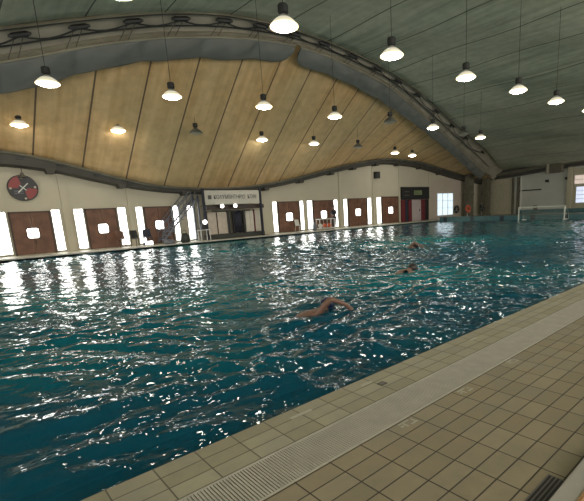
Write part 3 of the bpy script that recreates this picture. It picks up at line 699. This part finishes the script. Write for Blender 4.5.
lamps = [
 (3.05, 9.0, 1, 'lit pendant lamp cut by the top edge of the photo, upper left'),
 (6.38, 8.46, 1, 'largest lit pendant lamp, hanging in front of the crest of the arch'),
 (9.89, 8.27, 1, 'lit pendant lamp in the near row, next to the right of the largest one'),
 (13.61, 8.2, 1, 'lit pendant lamp in the near row, second to the right of the largest one'),
 (16.92, 7.95, 1, 'lit pendant lamp in the near row under the green roof, third from the largest one'),
 (20.29, 7.84, 1, 'lit pendant lamp in the near row, last whole one towards the right edge'),
 (23.75, 7.6, 1, 'pendant lamp cut by the right edge of the photo'),
 (2.95, 15.76, 1, 'lit pendant lamp hanging before the grey skirt at the left, its disc large'),
 (6.5, 15.3, 1, 'lit pendant lamp second from the left in the middle row'),
 (9.98, 14.9, 1, 'lit pendant lamp against the tan roof, below and left of the largest lamp'),
 (13.7, 14.85, 1, 'lit pendant lamp against the tan roof, below and right of the largest lamp'),
 (16.9, 14.33, 0, 'dark unlit pendant lamp of the middle row, right part of the tan roof'),
 (20.34, 14.23, 1, 'lit pendant lamp before the skirt where it nears the right corner'),
 (26.3, 14.74, 1, 'lit pendant lamp before the lower right end of the arch'),
 (2.95, 22.6, 1, 'lit pendant lamp at the far left above the round dial'),
 (6.63, 22.1, 1, 'lit pendant lamp low on the tan roof, right of the one over the dial'),
 (9.94, 21.05, 0, 'dark unlit pendant lamp above the steel staircase'),
 (14.02, 21.4, 1, 'lit pendant lamp of the far row above the right end of the sign'),
 (17.74, 21.27, 1, 'lit pendant lamp of the far row above the fourth brown door'),
 (21.39, 21.02, 0, 'dark unlit pendant lamp of the far row above the sixth brown door'),
 (26.52, 22.07, 1, 'left of the two lit pendant lamps close together near the crest of the edge beam'),
 (29.37, 22.6, 1, 'right of the two lit pendant lamps close together near the crest of the edge beam'),
 (23.9, 14.5, 0, 'dark unlit pendant lamp before the arch, left of the last lit one'),
]
used = {0: False, 1: False}
for x, y, lit, lab in lamps:
    src = lamp_on if lit else lamp_off
    r = src if not used[lit] else copy_tree(src); used[lit] = True
    r.location = (x, y, LZ); r['label'] = lab
    for ch_ in list(r.children):
        if ch_.name.startswith('cord'): bpy.data.objects.remove(ch_)
    MB().tube([(0, 0, .45), (0, 0, roof_z(x, y) - LZ - .02)], .009, 6).build('cord', M['cable'], r)

# ---------------------------------------------------------------- near deck: grating, drain, step
g = empty('gutter_grating', (0, 1.81, 0), 'long white slotted grating set in the near pool deck', 'grating')
m_ = MB(); m_.box(-6, XE, -.155, -.143, -.03, .002); m_.box(-6, XE, .143, .155, -.03, .002); m_.build('edge_strip', M['grate'], g)
m_ = MB(); x = -.5
while x < XE: m_.box(x, x + .0115, -.143, .143, -.02, .001); x += .0178
m_.build('slats', M['grate'], g)
d = empty('floor_drain', (1.8, .69, 0), 'small dark slotted drain beside the steel step in the near corner', 'drain')
m_ = MB(); m_.box(-.25, .26, -.055, .05, .0, .003); m_.build('frame', M['drain'], d)
m_ = MB()
for k in range(5): y = -.048 + k * .0195; m_.box(-.24, .25, y, y + .010, .002, .005)
m_.build('slots', M['black'], d)
# metal-edged step in the near corner
sp = empty('metal_step', (1.5, .60, 0), 'steel-edged low step in the bottom right corner', 'step')
m_ = MB(); m_.box(-3, 8, -.055, .04, 0, .05); m_.build('steel_edge', M['steel'], sp, bevel=.012)
m_ = MB(); m_.box(-3, 8, -.075, -.055, 0, .058); m_.build('worn_edge', M['brass'], sp, bevel=.004)
m_ = MB(); m_.box(-3, 8, -1.0, -.075, 0, .05); m_.build('top_panel', M['slate'], sp)
# little inspection cover on the coping and worn painted marks on the deck
cv = empty('inspection_cover', (2.36, 2.15, 0), 'small dark square cover on the pool coping', 'cover')
MB().box(-.035, .035, -.028, .028, 0, .004).build('frame', M['groove'], cv); MB().box(-.022, .022, -.015, .015, .003, .006).build('lid', M['drain'], cv)
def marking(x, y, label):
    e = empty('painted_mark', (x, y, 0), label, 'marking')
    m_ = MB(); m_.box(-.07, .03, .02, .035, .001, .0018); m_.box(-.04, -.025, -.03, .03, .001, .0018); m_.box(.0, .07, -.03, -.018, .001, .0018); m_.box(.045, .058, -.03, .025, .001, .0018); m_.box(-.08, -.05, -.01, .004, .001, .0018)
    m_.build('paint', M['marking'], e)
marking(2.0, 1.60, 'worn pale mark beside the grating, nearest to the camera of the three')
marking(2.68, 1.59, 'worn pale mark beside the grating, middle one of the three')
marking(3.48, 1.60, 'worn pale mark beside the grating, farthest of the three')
def streak(x, y, l, label):  # wet reflections on the coping, painted as flat pale patches
    e = empty('painted_highlight', (x, y, 0), label, 'marking')
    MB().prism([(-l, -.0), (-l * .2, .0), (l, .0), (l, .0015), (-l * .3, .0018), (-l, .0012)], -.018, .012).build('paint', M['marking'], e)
streak(1.60, 2.235, .09, 'long pale painted wet highlight on the pool coping, nearest to the camera')
streak(2.28, 2.25, .06, 'short pale painted wet highlight on the pool coping beside the small cover')
streak(3.85, 2.2, .06, 'pale painted wet highlight on the far part of the pool coping')

# ---------------------------------------------------------------- people
def skin_body(name, joints, edges, mt, parent=None, sub=2):
    """joints: list (x,y,z,r)"""
    me = bpy.data.meshes.new(name); me.from_pydata([j[:3] for j in joints], edges, [])
    o = bpy.data.objects.new(name, me); COL.objects.link(o)
    md = o.modifiers.new('skin', 'SKIN'); md.use_smooth_shade = True
    if not me.skin_vertices: 
        me.skin_vertices.new() if hasattr(me.skin_vertices, 'new') else None
    lay = me.skin_vertices[0].data if len(me.skin_vertices) else None
    if lay is None:
        bm = bmesh.new(); bm.from_mesh(me); bm.verts.layers.skin.verify(); bm.to_mesh(me); bm.free(); lay = me.skin_vertices[0].data
    for i, j in enumerate(joints): lay[i].radius = (j[3], j[3] * (j[4] if len(j) > 4 else 1)); lay[i].use_root = (i == 0)
    sb_ = o.modifiers.new('sub', 'SUBSURF'); sb_.levels = sub; sb_.render_levels = sub
    me.materials.append(mt)
    if parent: o.parent = parent
    bpy.context.view_layer.update()
    ev = o.evaluated_get(bpy.context.evaluated_depsgraph_get()); nm = bpy.data.meshes.new_from_object(ev)
    o.modifiers.clear(); o.data = nm
    if not nm.materials: nm.materials.append(mt)
    for p_ in nm.polygons: p_.use_smooth = True
    return o
def ellipsoid(rx, ry, rz, c, n=16):
    b_ = MB().lathe([(math.sin(a), -math.cos(a)) for a in np.linspace(.02, 3.12, 12)], n=n); b_.v = [(x * rx + c[0], y * ry + c[1], z * rz + c[2]) for x, y, z in b_.v]; return b_
def swimmer(loc, heading, label, cap, arm=1, roll=1, extra=None):
    """freestyle swimmer; +x is the swimming direction, right arm (-y side) recovering over the water"""
    e = empty('person', loc, label, 'person', None, heading)
    s = -1
    J = [(-.62, 0, -.16, .125, .8), (-.35, 0, -.09, .12, .75), (-.08, 0, .0, .15, .7), (.08, 0, .0, .11, .8), (.20, 0, .02, .06),     # pelvis..neck
         (.30, 0, .09, .085), (.40, 0, .085, .075),                                                            # head
         (.02, s * .17, .05, .06), (.13, s * .33, .27, .046), (.38, s * .36, .15, .034), (.50, s * .36, .05, .024, 1.6), (.58, s * .36, -.01, .014, 2.2),
         (.05, -s * .18, -.04, .055), (.32, -s * .22, -.08, .042), (.58, -s * .20, -.10, .03), (.72, -s * .2, -.11, .02),
         (-.68, .09, -.2, .085), (-1.05, .10, -.26, .06), (-1.42, .1, -.3, .04), (-1.6, .1, -.3, .025),
         (-.68, -.09, -.2, .085), (-1.05, -.10, -.24, .06), (-1.42, -.1, -.24, .04), (-1.6, -.1, -.22, .025)]
    E_ = [(0, 1), (1, 2), (2, 3), (3, 4), (4, 5), (5, 6), (2, 7), (7, 8), (8, 9), (9, 10), (10, 11), (2, 12), (12, 13), (13, 14), (14, 15), (0, 16), (16, 17), (17, 18), (18, 19), (0, 20), (20, 21), (21, 22), (22, 23)]
    bd = skin_body('body', J, E_, M['skin'], e)
    for k, dy in enumerate((-.03, -.01, .01, .03)):
        MB().tube([(.55, s * .36 + dy, .01), (.62, s * .36 + dy * 1.3, -.03)], [.009, .006], 6).build('finger', M['skin'], e, smooth=True)
    ellipsoid(.13, .092, .11, (.33, 0, .115)).build('swim_cap', cap, e, smooth=True)
    MB().tube([(.385, -.085, .09), (.44, -.04, .07), (.45, 0, .065), (.44, .04, .07), (.385, .085, .09)], .012, 6).build('goggle_strap', M['black'], e)
    return e
swimmer((3.80, 4.87, -.14), -.05, 'swimmer in a dark cap doing front crawl, nearest one, arm bent over the water', M['cap'])
swimmer((12.3, 9.75, -.15), -.55, 'farthest swimmer, arm arched high over the water', M['redcap'])
# second swimmer: mostly submerged, dark head and shoulder
e2 = empty('person', (7.72, 6.25, -.13), 'swimmer with a dark head low in the water, between the other two', 'person', None, -.1)
J = [(-.6, 0, -.12, .12, .8), (-.3, 0, -.07, .12, .75), (0, 0, -.02, .14, .7), (.1, 0, .0, .1), (.2, 0, .03, .055), (.3, 0, .06, .085), (.38, 0, .06, .07), (.0, -.18, .02, .06), (.3, -.24, -.06, .045), (.55, -.2, -.1, .03), (0, .18, -.03, .06), (-.28, .24, -.12, .045), (-.5, .2, -.2, .03), (-.66, .09, -.14, .08), (-1.4, .1, -.2, .04), (-.66, -.09, -.14, .08), (-1.4, -.1, -.2, .04)]
skin_body('body', J, [(0, 1), (1, 2), (2, 3), (3, 4), (4, 5), (5, 6), (2, 7), (7, 8), (8, 9), (2, 10), (10, 11), (11, 12), (0, 13), (13, 14), (0, 15), (15, 16)], M['skin'], e2)
ellipsoid(.13, .10, .115, (.32, 0, .075)).build('hair', M['redcap'], e2, smooth=True)

# person in dark clothes standing by the fifth door
def standing(loc, rz, label):
    e = empty('person', loc, label, 'person', None, rz)
    J = [(0, 0, .92, .15, .75), (0, 0, 1.12, .14, .7), (0, 0, 1.33, .17, .62), (0, 0, 1.45, .08), (0, 0, 1.5, .055), (0, -.01, 1.58, .085), (0, -.02, 1.68, .085),
         (.2, 0, 1.38, .06), (.26, -.02, 1.12, .045), (.24, -.16, .93, .036), (.23, -.22, .86, .03), (-.2, 0, 1.38, .06), (-.27, 0, 1.1, .045), (-.27, -.05, .85, .036), (-.27, -.07, .76, .03),
         (.1, 0, .84, .095), (.11, -.01, .48, .065), (.11, .02, .1, .045), (.11, -.12, .05, .04), (-.1, 0, .84, .095), (-.11, -.01, .48, .065), (-.11, .02, .1, .045), (-.11, -.12, .05, .04)]
    E_ = [(0, 1), (1, 2), (2, 3), (3, 4), (4, 5), (5, 6), (2, 7), (7, 8), (8, 9), (9, 10), (2, 11), (11, 12), (12, 13), (13, 14), (0, 15), (15, 16), (16, 17), (17, 18), (0, 19), (19, 20), (20, 21), (21, 22)]
    skin_body('body', J, E_, M['skin'], e)
    J2 = [(j[0], j[1], j[2], j[3] + .018, j[4] if len(j) > 4 else 1) for j in J]
    keep = [0, 1, 2, 3, 7, 8, 11, 12]; ix = {k: i for i, k in enumerate(keep)}
    skin_body('shirt', [J2[k] for k in keep], [(ix[a], ix[b]) for a, b in E_ if a in ix and b in ix], M['navy'], e)
    keep = [0, 15, 16, 17, 19, 20, 21]; ix = {k: i for i, k in enumerate(keep)}
    skin_body('trousers', [J2[k] for k in keep], [(ix[a], ix[b]) for a, b in E_ if a in ix and b in ix], M['navy'], e)
    ellipsoid(.09, .105, .09, (0, .015, 1.70)).build('hair', M['redcap'], e, smooth=True)
standing((22.05, 24.55, 0), .2, 'person in dark clothes standing by the fifth brown door')
